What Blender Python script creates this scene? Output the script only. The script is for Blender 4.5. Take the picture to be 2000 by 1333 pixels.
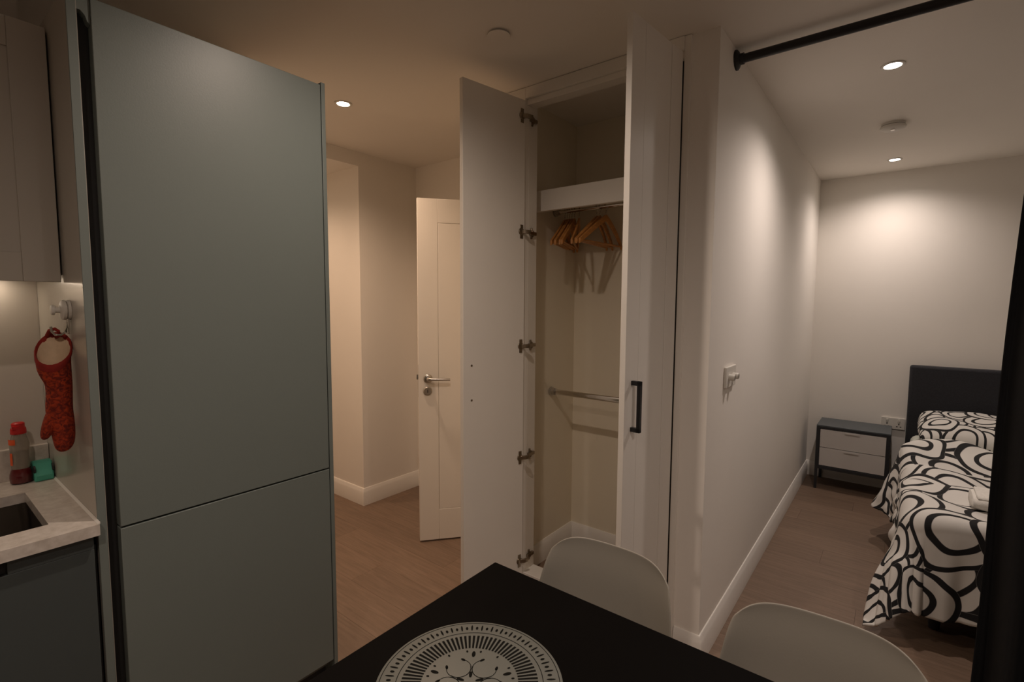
import bpy, bmesh, math, random
from mathutils import Vector, Matrix
random.seed(7)
PI = math.pi
scene = bpy.context.scene
for o in list(bpy.data.objects):
    bpy.data.objects.remove(o)

# ------------------------------------------------------------------ camera, world, exposure
H = 1.43
CEIL = 2.425
def make_camera():
    yaw, pit, roll = (math.radians(a) for a in (38.117, 4.475, 0.3115))
    fwd = Vector((-math.sin(yaw) * math.cos(pit), math.cos(yaw) * math.cos(pit), -math.sin(pit)))
    right = Vector((math.cos(yaw), math.sin(yaw), 0))
    up = right.cross(fwd)
    r2 = right * math.cos(roll) + up * math.sin(roll)
    u2 = up * math.cos(roll) - right * math.sin(roll)
    cd = bpy.data.cameras.new('camera')
    cam = bpy.data.objects.new('camera', cd)
    scene.collection.objects.link(cam)
    m = Matrix((r2, u2, -fwd)).transposed().to_4x4()
    m.translation = Vector((0, 0, H))
    cam.matrix_world = m
    cd.sensor_fit = 'HORIZONTAL'
    cd.sensor_width = 36.0
    cd.lens = 964.4 / 2000 * 36.0
    cd.clip_start = 0.02
    scene.camera = cam
make_camera()
world = bpy.data.worlds.new('world'); scene.world = world
world.use_nodes = True
world.node_tree.nodes['Background'].inputs[0].default_value = (0.02, 0.022, 0.03, 1)
world.node_tree.nodes['Background'].inputs[1].default_value = 1.0
vs = scene.view_settings
vs.view_transform = 'Standard'; vs.look = 'None'; vs.gamma = 1.0; vs.use_curve_mapping = False
vs.exposure = 0.4
scene.cycles.use_denoising = True
scene.cycles.max_bounces = 10
scene.cycles.diffuse_bounces = 6
scene.cycles.sample_clamp_indirect = 4.0
scene.cycles.caustics_reflective = False
scene.cycles.caustics_refractive = False

# lamp table: (x, y, power, colour, label)
WARM = (1.0, 0.68, 0.46); SOFT = (1.0, 0.845, 0.76); MILD = (1.0, 0.80, 0.66)
DOWNLIGHTS = [   # x, y, ceiling height, power, colour, label
    (-2.262, 1.495, CEIL, 43.0, WARM, 'lit round ceiling downlight in the hallway beyond the tall green cabinet'),
    (-0.078, 2.660, CEIL, 36.0, SOFT, 'lit bedroom ceiling downlight nearer the black curtain pole'),
    (-0.085, 4.360, CEIL, 26.0, SOFT, 'lit bedroom ceiling downlight nearer the far wall above the bedside table'),
    (-3.350, 1.480, 2.333, 19.0, WARM, 'downlight in the lowered soffit of the passage'),
    (-0.970, 0.850, CEIL, 31.0, MILD, 'ceiling downlight between the dining table and the open wardrobe'),
    (-0.350, -0.350, CEIL, 34.0, MILD, 'ceiling downlight above the near side of the dining table'),
    (0.750, 0.700, CEIL, 36.0, SOFT, 'ceiling downlight towards the right wall of the living area'),
]

# ------------------------------------------------------------------ helpers
COL = scene.collection
ORG = {}
class B:
    def __init__(s): s.bm = bmesh.new()
    def face(s, vs_, smooth=False):
        try:
            f = s.bm.faces.new(vs_); f.smooth = smooth; return f
        except ValueError: return None
    def box(s, x0, x1, y0, y1, z0, z1):
        v = [s.bm.verts.new((x, y, z)) for z in (z0, z1) for y in (y0, y1) for x in (x0, x1)]
        for q in ((0, 2, 3, 1), (4, 5, 7, 6), (0, 1, 5, 4), (2, 6, 7, 3), (0, 4, 6, 2), (1, 3, 7, 5)):
            s.face([v[i] for i in q])
        return s
    def prism(s, poly, axis, a, b):
        """extrude a 2D polygon along an axis; poly in the two other axes (x,y,z order)"""
        def P(u, v, w):
            return {'x': (w, u, v), 'y': (u, w, v), 'z': (u, v, w)}[axis]
        r0 = [s.bm.verts.new(P(u, v, a)) for u, v in poly]
        r1 = [s.bm.verts.new(P(u, v, b)) for u, v in poly]
        n = len(poly)
        s.face(r0[::-1]); s.face(r1)
        for i in range(n): s.face([r0[i], r0[(i + 1) % n], r1[(i + 1) % n], r1[i]])
        return s
    def rings(s, rings_, cap0=True, cap1=True, closed=True, smooth=True):
        rr = [[s.bm.verts.new(p) for p in r] for r in rings_]
        for a, b in zip(rr, rr[1:]):
            n = len(a)
            for i in range(n if closed else n - 1):
                s.face([a[i], a[(i + 1) % n], b[(i + 1) % n], b[i]], smooth)
        if cap0: s.face(rr[0][::-1])
        if cap1: s.face(rr[-1])
        return s
    def lathe(s, prof, c=(0, 0, 0), axis='z', n=28, cap0=True, cap1=True):
        """prof: (radius, height)"""
        out = []
        for r, h in prof:
            ring = []
            for i in range(n):
                a = 2 * PI * i / n
                u, v = r * math.cos(a), r * math.sin(a)
                p = {'z': (u, v, h), 'y': (u, h, v), 'x': (h, u, v)}[axis]
                ring.append((c[0] + p[0], c[1] + p[1], c[2] + p[2]))
            out.append(ring)
        return s.rings(out, cap0, cap1)
    def tube(s, path, r, n=10, cap=True):
        path = [Vector(p) for p in path]
        out = []
        for i, p in enumerate(path):
            t = (path[min(i + 1, len(path) - 1)] - path[max(i - 1, 0)]).normalized()
            ref = Vector((0, 0, 1)) if abs(t.z) < 0.9 else Vector((0, 1, 0))
            u = t.cross(ref).normalized(); v = t.cross(u)
            rr = r[i] if isinstance(r, (list, tuple)) else r
            out.append([p + (u * math.cos(2 * PI * k / n) + v * math.sin(2 * PI * k / n)) * rr for k in range(n)])
        return s.rings(out, cap, cap)
    def grid(s, fn, nu, nv, uv=None):
        vv = [[s.bm.verts.new(fn(i / nu, j / nv)) for j in range(nv + 1)] for i in range(nu + 1)]
        lay = s.bm.loops.layers.uv.verify() if uv else None
        for i in range(nu):
            for j in range(nv):
                f = s.face([vv[i][j], vv[i + 1][j], vv[i + 1][j + 1], vv[i][j + 1]], True)
                if lay and f:
                    for lp, (a, b) in zip(f.loops, ((i, j), (i + 1, j), (i + 1, j + 1), (i, j + 1))):
                        lp[lay].uv = uv(a / nu, b / nv)
        return s

def mk(name, b, mat, parent=None, bevel=0, seg=2, local=False, smooth_angle=38, solid=0, subsurf=0):
    bm = b.bm
    bmesh.ops.recalc_face_normals(bm, faces=bm.faces[:]) if not solid else None
    org = ORG.get(parent.as_pointer(), Vector()) if parent else Vector()
    if not local and parent:
        bmesh.ops.translate(bm, verts=bm.verts[:], vec=-org)
    if smooth_angle:
        lim = math.radians(smooth_angle)
        for f in bm.faces: f.smooth = True
        for e in bm.edges:
            if len(e.link_faces) == 2 and e.calc_face_angle(0) > lim: e.smooth = False
    me = bpy.data.meshes.new(name); bm.to_mesh(me); bm.free()
    o = bpy.data.objects.new(name, me); COL.objects.link(o)
    me.materials.append(mat)
    if parent:
        o.parent = parent
    ORG[o.as_pointer()] = org.copy()
    if solid:
        m = o.modifiers.new('solid', 'SOLIDIFY'); m.thickness = solid; m.offset = 0
    if subsurf:
        m = o.modifiers.new('sub', 'SUBSURF'); m.levels = subsurf; m.render_levels = subsurf
    if bevel:
        m = o.modifiers.new('bevel', 'BEVEL'); m.width = bevel; m.segments = seg
        m.limit_method = 'ANGLE'; m.angle_limit = math.radians(40)
    return o
def tag(o, label=None, cat=None, group=None, kind=None):
    if label: o['label'] = label
    if cat: o['category'] = cat
    if group: o['group'] = group
    if kind: o['kind'] = kind
    return o
def thing(name, label, cat, loc, rotz=0, group=None):
    o = bpy.data.objects.new(name, None); COL.objects.link(o)
    o.empty_display_size = 0.05
    o.location = loc; o.rotation_euler = (0, 0, rotz)
    ORG[o.as_pointer()] = Vector(loc)
    return tag(o, label, cat, group)
def struct(name, b, mat, label=None, **k):
    return tag(mk(name, b, mat, **k), label, None, None, 'structure')
def copy_tree(o, parent=None):
    c = o.copy(); COL.objects.link(c); c.parent = parent
    for ch in list(o.children): copy_tree(ch, c)
    return c

# ------------------------------------------------------------------ materials
def base(name):
    m = bpy.data.materials.new(name); m.use_nodes = True
    nt = m.node_tree
    return m, nt, nt.nodes['Principled BSDF']
def N(nt, t, **k):
    n = nt.nodes.new(t)
    for a, v in k.items(): setattr(n, a, v)
    return n
def mat(name, col, rough=0.5, metal=0.0, var=0.04, scale=6.0, bump=0.0, bscale=80.0, spec=0.5, coat=0.0, emit=None, es=0.0, trans=0.0, stretch=None, col2=None, sheen=0.0):
    m, nt, p = base(name)
    tc = N(nt, 'ShaderNodeTexCoord')
    mp = N(nt, 'ShaderNodeMapping')
    if stretch: mp.inputs['Scale'].default_value = stretch
    nt.links.new(tc.outputs['Object'], mp.inputs['Vector'])
    nz = N(nt, 'ShaderNodeTexNoise'); nz.inputs['Scale'].default_value = scale; nz.inputs['Detail'].default_value = 4
    nt.links.new(mp.outputs[0], nz.inputs['Vector'])
    cr = N(nt, 'ShaderNodeValToRGB')
    lo = tuple(max(0, c * (1 - var)) for c in col); hi = tuple(min(1, c * (1 + var)) for c in col)
    if col2: lo, hi = col, col2
    cr.color_ramp.elements[0].position = 0.3; cr.color_ramp.elements[1].position = 0.7
    cr.color_ramp.elements[0].color = (*lo, 1); cr.color_ramp.elements[1].color = (*hi, 1)
    nt.links.new(nz.outputs['Fac'], cr.inputs['Fac'])
    nt.links.new(cr.outputs[0], p.inputs['Base Color'])
    p.inputs['Roughness'].default_value = rough; p.inputs['Metallic'].default_value = metal
    p.inputs['Specular IOR Level'].default_value = spec
    p.inputs['Coat Weight'].default_value = coat
    p.inputs['Transmission Weight'].default_value = trans
    p.inputs['Sheen Weight'].default_value = sheen
    if emit:
        p.inputs['Emission Color'].default_value = (*emit, 1); p.inputs['Emission Strength'].default_value = es
    if bump:
        n2 = N(nt, 'ShaderNodeTexNoise'); n2.inputs['Scale'].default_value = bscale; n2.inputs['Detail'].default_value = 3
        nt.links.new(mp.outputs[0], n2.inputs['Vector'])
        bp = N(nt, 'ShaderNodeBump'); bp.inputs['Strength'].default_value = bump; bp.inputs['Distance'].default_value = 0.002
        nt.links.new(n2.outputs['Fac'], bp.inputs['Height']); nt.links.new(bp.outputs[0], p.inputs['Normal'])
    return m
WALL = mat('wall_paint', (0.83, 0.795, 0.74), 0.75, var=0.012, scale=2.5, bump=0.08, bscale=220)
CEILM = mat('ceiling_paint', (0.83, 0.79, 0.73), 0.85, var=0.012, scale=2.0)
TRIM = mat('trim_gloss_white', (0.78, 0.755, 0.71), 0.35, var=0.01)
DOORW = mat('door_white', (0.81, 0.775, 0.715), 0.42, var=0.01, bump=0.05, bscale=300)
INNER = mat('wardrobe_board', (0.80, 0.735, 0.60), 0.5, var=0.01)
SAGE = mat('sage_cabinet', (0.172, 0.200, 0.187), 0.42, var=0.015, scale=3, bump=0.06, bscale=260)
SLATE = mat('slate_cabinet', (0.062, 0.075, 0.076), 0.5, var=0.015, scale=3)
GREIGE = mat('greige_panel', (0.46, 0.43, 0.38), 0.2, var=0.01)
CABD = mat('wall_cabinet_paint', (0.44, 0.41, 0.36), 0.45, var=0.01)
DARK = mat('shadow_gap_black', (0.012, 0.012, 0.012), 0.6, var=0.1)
BLACKM = mat('black_metal', (0.012, 0.012, 0.013), 0.4, var=0.1, spec=0.4)
STEEL = mat('brushed_steel', (0.52, 0.5, 0.47), 0.3, 1.0, var=0.05, stretch=(1, 1, 30))
CHROME = mat('chrome', (0.75, 0.73, 0.7), 0.12, 1.0, var=0.02)
BRASSY = mat('hinge_nickel', (0.3, 0.25, 0.19), 0.3, 1.0, var=0.15, scale=60)
TABLE = mat('black_table_top', (0.0035, 0.003, 0.0027), 0.6, var=0.1, spec=0.03)
PLAST = mat('white_plastic', (0.68, 0.655, 0.60), 0.45, var=0.01)
CHAIRP = mat('chair_shell_plastic', (0.27, 0.25, 0.212), 0.45, var=0.01, bump=0.05, bscale=250)
BEECH = mat('beech_leg', (0.42, 0.26, 0.13), 0.5, var=0.2, scale=12, stretch=(8, 8, 1))
HWOOD = mat('hanger_wood', (0.50, 0.22, 0.06), 0.38, var=0.22, scale=18, stretch=(4, 1, 4))
QUARTZ = mat('speckled_quartz', (0.50, 0.45, 0.40), 0.28, scale=55, col2=(0.66, 0.61, 0.56))
CURT = mat('black_curtain_cloth', (0.003, 0.003, 0.0035), 0.9, var=0.2, scale=40, bump=0.2, bscale=400)
HEADB = mat('charcoal_upholstery', (0.018, 0.019, 0.024), 0.85, var=0.25, scale=120, bump=0.3, bscale=500, sheen=0.05)
NSTOP = mat('grey_blue_metal', (0.075, 0.09, 0.10), 0.4, var=0.05)
NSFR = mat('dark_steel_frame', (0.02, 0.022, 0.026), 0.45, var=0.1)
DRAW = mat('drawer_white', (0.62, 0.60, 0.58), 0.4, var=0.01)
SHEET = mat('pale_sheet', (0.66, 0.68, 0.6), 0.85, var=0.03, bump=0.2, bscale=60)
TOWEL = mat('white_terry_towel', (0.74, 0.72, 0.67), 0.95, var=0.06, scale=90, bump=0.8, bscale=260)
REDB = mat('red_cap', (0.50, 0.012, 0.012), 0.35, var=0.08)
REDL = mat('red_soap', (0.10, 0.006, 0.008), 0.15, var=0.2, scale=14, coat=0.4)
CLEARP = mat('clear_plastic', (0.48, 0.43, 0.36), 0.12, var=0.03, trans=0.55)
ORANGE = mat('orange_sticker', (0.72, 0.10, 0.02), 0.45, var=0.15, scale=60)
TEAL = mat('teal_sponge_holder', (0.07, 0.38, 0.28), 0.45, var=0.06, scale=20)
CREAM = mat('cream_lining', (0.62, 0.47, 0.32), 0.9, var=0.1, scale=40, bump=0.5, bscale=90)
CUFF = mat('dark_red_binding', (0.24, 0.012, 0.006), 0.85, var=0.15, scale=60)
MAT_PLATE = mat('placemat_pale', (0.125, 0.13, 0.115), 0.5, var=0.03)
PRINT = mat('placemat_print', (0.006, 0.006, 0.005), 0.8, var=0.1, spec=0.08)
LINERD = mat('sink_dark_steel', (0.22, 0.2, 0.18), 0.35, 1.0, var=0.06)
def lampmat(name, col, es):
    return mat(name, (0.8, 0.8, 0.8), 0.4, emit=col, es=es)
LENS_W = lampmat('lamp_lens_warm', (1.0, 0.88, 0.7), 26)
LENS_S = lampmat('lamp_lens_soft', (1.0, 0.94, 0.85), 26)

def mitt_mat():
    m, nt, p = base('red_patterned_cotton')
    tc = N(nt, 'ShaderNodeTexCoord')
    v = N(nt, 'ShaderNodeTexNoise'); v.inputs['Scale'].default_value = 78; v.inputs['Detail'].default_value = 2; v.inputs['Distortion'].default_value = 1.6
    nt.links.new(tc.outputs['Object'], v.inputs['Vector'])
    cr = N(nt, 'ShaderNodeValToRGB')
    e = cr.color_ramp.elements
    e[0].position = 0.36; e[0].color = (0.12, 0.007, 0.003, 1); e[1].position = 0.64; e[1].color = (0.40, 0.040, 0.006, 1)
    nt.links.new(v.outputs['Fac'], cr.inputs[0]); nt.links.new(cr.outputs[0], p.inputs['Base Color'])
    bp = N(nt, 'ShaderNodeBump'); bp.inputs['Strength'].default_value = 0.6; bp.inputs['Distance'].default_value = 0.004
    nt.links.new(v.outputs['Fac'], bp.inputs['Height']); nt.links.new(bp.outputs[0], p.inputs['Normal'])
    p.inputs['Roughness'].default_value = 0.9
    return m
MITT = mitt_mat()

def plank_mat():
    m, nt, p = base('oak_look_plank')
    tc = N(nt, 'ShaderNodeTexCoord'); oi = N(nt, 'ShaderNodeObjectInfo')
    add = N(nt, 'ShaderNodeVectorMath', operation='ADD')
    cmb = N(nt, 'ShaderNodeCombineXYZ')
    ml = N(nt, 'ShaderNodeMath', operation='MULTIPLY'); ml.inputs[1].default_value = 37.0
    nt.links.new(oi.outputs['Random'], ml.inputs[0])
    for i in range(3): nt.links.new(ml.outputs[0], cmb.inputs[i])
    nt.links.new(tc.outputs['Object'], add.inputs[0]); nt.links.new(cmb.outputs[0], add.inputs[1])
    mp = N(nt, 'ShaderNodeMapping'); mp.inputs['Scale'].default_value = (1.4, 22, 1)
    nt.links.new(add.outputs[0], mp.inputs[0])
    nz = N(nt, 'ShaderNodeTexNoise'); nz.inputs['Scale'].default_value = 3.2; nz.inputs['Detail'].default_value = 7; nz.inputs['Roughness'].default_value = 0.62; nz.inputs['Distortion'].default_value = 0.5
    nt.links.new(mp.outputs[0], nz.inputs['Vector'])
    cr = N(nt, 'ShaderNodeValToRGB'); e = cr.color_ramp.elements
    e[0].position = 0.3; e[0].color = (0.150, 0.098, 0.066, 1); e[1].position = 0.75; e[1].color = (0.232, 0.158, 0.110, 1)
    nt.links.new(nz.outputs['Fac'], cr.inputs[0])
    hs = N(nt, 'ShaderNodeHueSaturation')
    mr = N(nt, 'ShaderNodeMapRange'); mr.inputs[3].default_value = 0.93; mr.inputs[4].default_value = 1.06
    nt.links.new(oi.outputs['Random'], mr.inputs[0]); nt.links.new(mr.outputs[0], hs.inputs['Value'])
    nt.links.new(cr.outputs[0], hs.inputs['Color']); nt.links.new(hs.outputs[0], p.inputs['Base Color'])
    bp = N(nt, 'ShaderNodeBump'); bp.inputs['Strength'].default_value = 0.12; bp.inputs['Distance'].default_value = 0.002
    nt.links.new(nz.outputs['Fac'], bp.inputs['Height']); nt.links.new(bp.outputs[0], p.inputs['Normal'])
    p.inputs['Roughness'].default_value = 0.5
    return m
PLANK = plank_mat()

def squiggle_mat(name, tile, hw):
    """white cotton printed with overlapping black-outlined concentric discs: each tile holds one jittered disc,
    the disc with the highest random rank covers the others"""
    m, nt, p = base(name)
    L = nt.links.new
    def M(op, a, b=None, c=None):
        n = N(nt, 'ShaderNodeMath', operation=op)
        for k, q in enumerate((a, b, c)):
            if q is None: continue
            if isinstance(q, (int, float)): n.inputs[k].default_value = q
            else: L(q, n.inputs[k])
        return n.outputs[0]
    def V(op, a, b=None, sc=None):
        n = N(nt, 'ShaderNodeVectorMath', operation=op)
        for k, q in enumerate((a, b)):
            if q is None: continue
            if isinstance(q, tuple): n.inputs[k].default_value = q
            else: L(q, n.inputs[k])
        if sc is not None: n.inputs['Scale'].default_value = sc
        return n
    uv = N(nt, 'ShaderNodeUVMap').outputs[0]
    nz = N(nt, 'ShaderNodeTexNoise'); nz.inputs['Scale'].default_value = 4.5; nz.inputs['Detail'].default_value = 1
    L(uv, nz.inputs['Vector'])
    w = V('SCALE', V('SUBTRACT', nz.outputs['Color'], (0.5, 0.5, 0.5)).outputs[0], sc=0.10).outputs[0]
    q = V('SCALE', V('ADD', uv, w).outputs[0], sc=1.0 / tile).outputs[0]
    q = V('MULTIPLY', q, (1, 1, 0)).outputs[0]
    cell = V('FLOOR', q).outputs[0]
    best_p, best_d = None, None
    R = 0.88
    for ox in (-1, 0, 1):
        for oy in (-1, 0, 1):
            cc = V('ADD', cell, (ox, oy, 0)).outputs[0]
            wn = N(nt, 'ShaderNodeTexWhiteNoise', noise_dimensions='2D'); L(cc, wn.inputs['Vector'])
            jit = V('SCALE', V('SUBTRACT', wn.outputs['Color'], (0.5, 0.5, 0.5)).outputs[0], sc=0.5).outputs[0]
            ctr = V('ADD', V('ADD', cc, (0.5, 0.5, 0)).outputs[0], jit).outputs[0]
            d = V('LENGTH', V('MULTIPLY', V('SUBTRACT', q, ctr).outputs[0], (1, 1, 0)).outputs[0]).outputs['Value']
            rank = M('ADD', wn.outputs['Value'], 0.01)
            pr = M('MULTIPLY', rank, M('LESS_THAN', d, R))
            if best_p is None: best_p, best_d = pr, d
            else:
                g = M('GREATER_THAN', pr, best_p)
                mx = N(nt, 'ShaderNodeMix'); L(g, mx.inputs[0]); L(best_d, mx.inputs[2]); L(d, mx.inputs[3])
                best_d = mx.outputs[0]; best_p = M('MAXIMUM', pr, best_p)
    ln = None
    for c, off in ((R - hw, 0), (R * 0.50, 0)):
        a_ = M('ABSOLUTE', M('SUBTRACT', best_d, c))
        ln = a_ if ln is None else M('MINIMUM', ln, a_)
    mr = N(nt, 'ShaderNodeMapRange'); mr.inputs[1].default_value = hw * 0.9; mr.inputs[2].default_value = hw * 1.1
    L(ln, mr.inputs[0])
    cm = N(nt, 'ShaderNodeMix', data_type='RGBA'); L(mr.outputs[0], cm.inputs[0])
    cm.inputs[6].default_value = (0.008, 0.008, 0.009, 1); cm.inputs[7].default_value = (0.68, 0.66, 0.62, 1)
    L(cm.outputs[2], p.inputs['Base Color'])
    p.inputs['Roughness'].default_value = 0.9
    return m
DUVET = squiggle_mat('squiggle_print_duvet', 0.185, 0.062)
PILLOW = squiggle_mat('squiggle_print_pillow', 0.125, 0.060)

# ------------------------------------------------------------------ the setting: floor, ceiling, walls
fl = struct('floor', B().box(-4.3, 1.75, -2.3, 4.85, -0.12, -0.008), mat('subfloor', (0.06, 0.04, 0.03), 0.8), 'grey brown oak look plank floor')
PW, PL = 0.19, 1.22
pm = None
row = 0
y = -2.2
while y < 4.75:
    x = -4.2 - (row * 0.47 % PL)
    while x < 1.65:
        x0, x1 = max(x, -4.2), min(x + PL, 1.65)
        y1 = min(y + PW, 4.75)
        if x1 - x0 > 0.03:
            full = abs(x1 - x0 - PL) < 1e-6 and abs(y1 - y - PW) < 1e-6
            if full and pm is not None:
                o = bpy.data.objects.new('floor_plank', pm); COL.objects.link(o); o.parent = fl
            else:
                b = B().box(0.0004, x1 - x0 - 0.0004, 0.0004, y1 - y - 0.0004, -0.008, 0)
                o = mk('floor_plank', b, PLANK, fl, local=True, smooth_angle=0)
                if full: pm = o.data
            o.location = (x0, y, 0)
        x += PL
    y += PW; row += 1

struct('ceiling', B().box(-4.3, 1.75, -2.3, 4.85, CEIL, CEIL + 0.1), CEILM, 'plain matt off-white ceiling')
struct('wall_far', B().box(-0.66, 1.75, 4.75, 4.85, 0, CEIL), WALL, 'bedroom end wall behind the bed')
struct('wall_partition', B().box(-0.66, -0.56, 1.92, 4.75, 0, CEIL), WALL, 'long bedroom side wall with light switch')
struct('wall_right', B().box(1.65, 1.75, -2.2, 4.75, 0, CEIL), WALL, 'plain wall on the right')
struct('wall_back', B().box(-2.22, 1.75, -2.3, -2.2, 0, CEIL), WALL, 'plain wall behind the camera')
struct('wall_kitchen', B().box(-2.22, -2.12, -2.2, 0.302, 0, CEIL).box(-2.22, -2.18, 0.302, 0.86, 0, CEIL), mat('kitchen_splash', (0.56, 0.52, 0.47), 0.4, var=0.01), 'kitchen wall behind the worktop')
struct('wall_hall_left', B().box(-4.2, -2.90, 2.02, 3.70, 0, CEIL), WALL, 'hallway wall corner beside the passage')
struct('wall_hall_near', B().box(-4.2, -2.18, 0.86, 0.95, 0, CEIL), WALL, 'near wall of the hallway passage')
struct('wall_passage_end', B().box(-4.3, -4.2, 0.86, 2.02, 0, CEIL), WALL, 'end wall of the hallway passage')
struct('wall_passage_header', B().box(-4.2, -2.90, 0.95, 2.02, 2.333, CEIL), WALL, 'lowered soffit over the passage opening')
struct('wall_hall_end', B().box(-2.90, -2.47, 2.52, 2.62, 0, CEIL).box(-2.47, -1.69, 2.52, 2.62, 2.04, CEIL).box(-1.69, -1.60, 2.52, 2.62, 0, CEIL), WALL, 'end wall of the hallway with doorway')
struct('wall_rear_room', B().box(-2.90, -0.66, 3.60, 3.70, 0, CEIL), WALL, 'wall of the room behind the hall door')
struct('wall_wardrobe_side', B().box(-1.60, -1.50, 1.93, 2.62, 0, CEIL), INNER, 'left inner side of the wardrobe recess')
struct('wall_wardrobe_back', B().box(-1.50, -0.66, 2.50, 2.60, 0, CEIL), INNER, 'back of the wardrobe recess')

def skirt_prof(t=0.015, h=0.12):
    return [(0, 0), (t, 0), (t, h - 0.028), (t * 0.75, h - 0.02), (t * 0.55, h - 0.006), (t * 0.3, h), (0, h)]
def skirting(name, axis, face, sign, a, b, label, h=0.12, t=0.015, ma=0, mb=0):
    """axis: run direction; face: wall plane; sign: side into the room; ma, mb: mitre of the two ends (+1 outer corner, -1 inner)"""
    prof = skirt_prof(t, h)
    def P(u, v, w): return (face + sign * u, w, v) if axis == 'y' else (w, face + sign * u, v)
    bb = B()
    bb.rings([[P(u, v, a - ma * u) for u, v in prof], [P(u, v, b + mb * u) for u, v in prof]])
    return struct(name, bb, TRIM, label, smooth_angle=30)
skirting('baseboard_bedroom', 'y', -0.56, 1, 1.92, 4.75, 'moulded white skirting along the bedroom side wall', ma=1, mb=-1)
skirting('baseboard_far', 'x', 4.75, -1, -0.56, 1.65, 'moulded white skirting on the bedroom end wall', ma=-1)
skirting('baseboard_partition_end', 'x', 1.92, -1, -0.658, -0.56, 'short white skirting on the partition end', mb=1)
skirting('baseboard_hall', 'y', -2.90, 1, 2.02, 2.52, 'white skirting on the hallway corner return', ma=1, mb=-1)
skirting('baseboard_passage', 'x', 2.02, -1, -4.2, -2.90, 'white skirting in the passage beside the green cabinet', mb=1)
skirting('baseboard_hall_end', 'x', 2.52, -1, -2.90, -2.53, 'white skirting on the hallway end wall', ma=-1)
skirting('baseboard_wardrobe_side', 'y', -1.50, 1, 2.0, 2.50, 'skirting inside the wardrobe on the left side', h=0.115, mb=-1)
skirting('baseboard_wardrobe_back', 'x', 2.50, -1, -1.50, -0.66, 'skirting inside the wardrobe at the back', h=0.115, ma=-1)
skirting('baseboard_right', 'y', 1.65, -1, -2.2, 4.75, 'white skirting on the right wall')

# door lining in the hallway
struct('trim_1', B().box(-2.53, -2.465, 2.505, 2.522, 0, 2.10).box(-1.695, -1.63, 2.505, 2.522, 0, 2.10).box(-2.465, -1.695, 2.505, 2.522, 2.035, 2.10)
       .box(-2.47, -2.445, 2.522, 2.62, 0, 2.04).box(-1.715, -1.69, 2.522, 2.62, 0, 2.04).box(-2.445, -1.715, 2.522, 2.62, 2.015, 2.04), TRIM, 'white architrave around the hallway doorway', bevel=0.003)

# ------------------------------------------------------------------ panelled door leaf, built flat: width along +x, thickness along y, front face at y = -t/2
def panel_leaf(w, h, t, stile, top, bot, recess, groove):
    """frame pieces in one mesh, panel in another"""
    f = B()
    f.box(0, stile, -t / 2, t / 2, 0, h).box(w - stile, w, -t / 2, t / 2, 0, h)
    if top: f.box(stile, w - stile, -t / 2, t / 2, h - top, h).box(stile, w - stile, -t / 2, t / 2, 0, bot)
    gv = groove if top else 0
    p = B().box(stile + groove, w - stile - groove, -t / 2 + recess, t / 2 - recess, bot + gv, h - top - gv)
    p.box(stile, w - stile, -t / 2 + recess + 0.003, t / 2 - recess - 0.003, bot, h - top)
    return f, p

def rot_thing(o, loc, rz):
    o.location = loc; o.rotation_euler = (0, 0, rz)
# hallway door: free edge at (-2.192, 1.91), hinge towards (-1.713, 2.50)
f, p = panel_leaf(0.755, 2.006, 0.038, 0.115, 0.135, 0.185, 0.001, 0.0016)
d1 = tag(mk('door_1', f, DOORW, bevel=0.0015), 'white panelled hallway door standing half open with steel lever', None, None, 'structure')
rot_thing(d1, (-2.192, 1.91, 0.010), math.atan2(0.776, 0.63))
mk('door_panel', p, DOORW, d1, local=True, bevel=0.0015)
hx, hz = 0.054, 0.975
b = B().lathe([(0.026, 0), (0.026, -0.006), (0.022, -0.010), (0.012, -0.012)], (hx, -0.019, hz), 'y')
mk('handle_rose', b, STEEL, d1, local=True)
b = B().tube([(hx, -0.019, hz), (hx, -0.050, hz), (hx + 0.006, -0.058, hz), (hx + 0.018, -0.061, hz), (hx + 0.125, -0.061, hz - 0.003)], [0.0095, 0.0095, 0.0095, 0.009, 0.0075], 12)
lv = mk('lever', b, STEEL, d1, local=True)
b = B().lathe([(0.026, 0), (0.026, -0.005), (0.021, -0.009), (0.010, -0.009)], (hx - 0.002, -0.019, hz - 0.073), 'y')
es_ = mk('keyhole_escutcheon', b, STEEL, d1, local=True)
mk('keyhole', B().box(hx - 0.004, hx, -0.0295, -0.027, hz - 0.082, hz - 0.064), DARK, es_, local=True)
b = B().box(-0.001, 0.004, -0.011, 0.011, hz - 0.11, hz + 0.08).box(-0.010, 0.002, -0.006, 0.006, hz - 0.006, hz + 0.022)
mk('latch_plate', b, STEEL, d1, local=True)
for hzz in (0.22, 1.0, 1.78):
    mk('hinge', B().lathe([(0.006, 0), (0.006, 0.09)], (0.757, -0.022, hzz), 'z', 10).box(0.70, 0.757, -0.0205, -0.019, hzz, hzz + 0.09), STEEL, d1, local=True)

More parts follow.
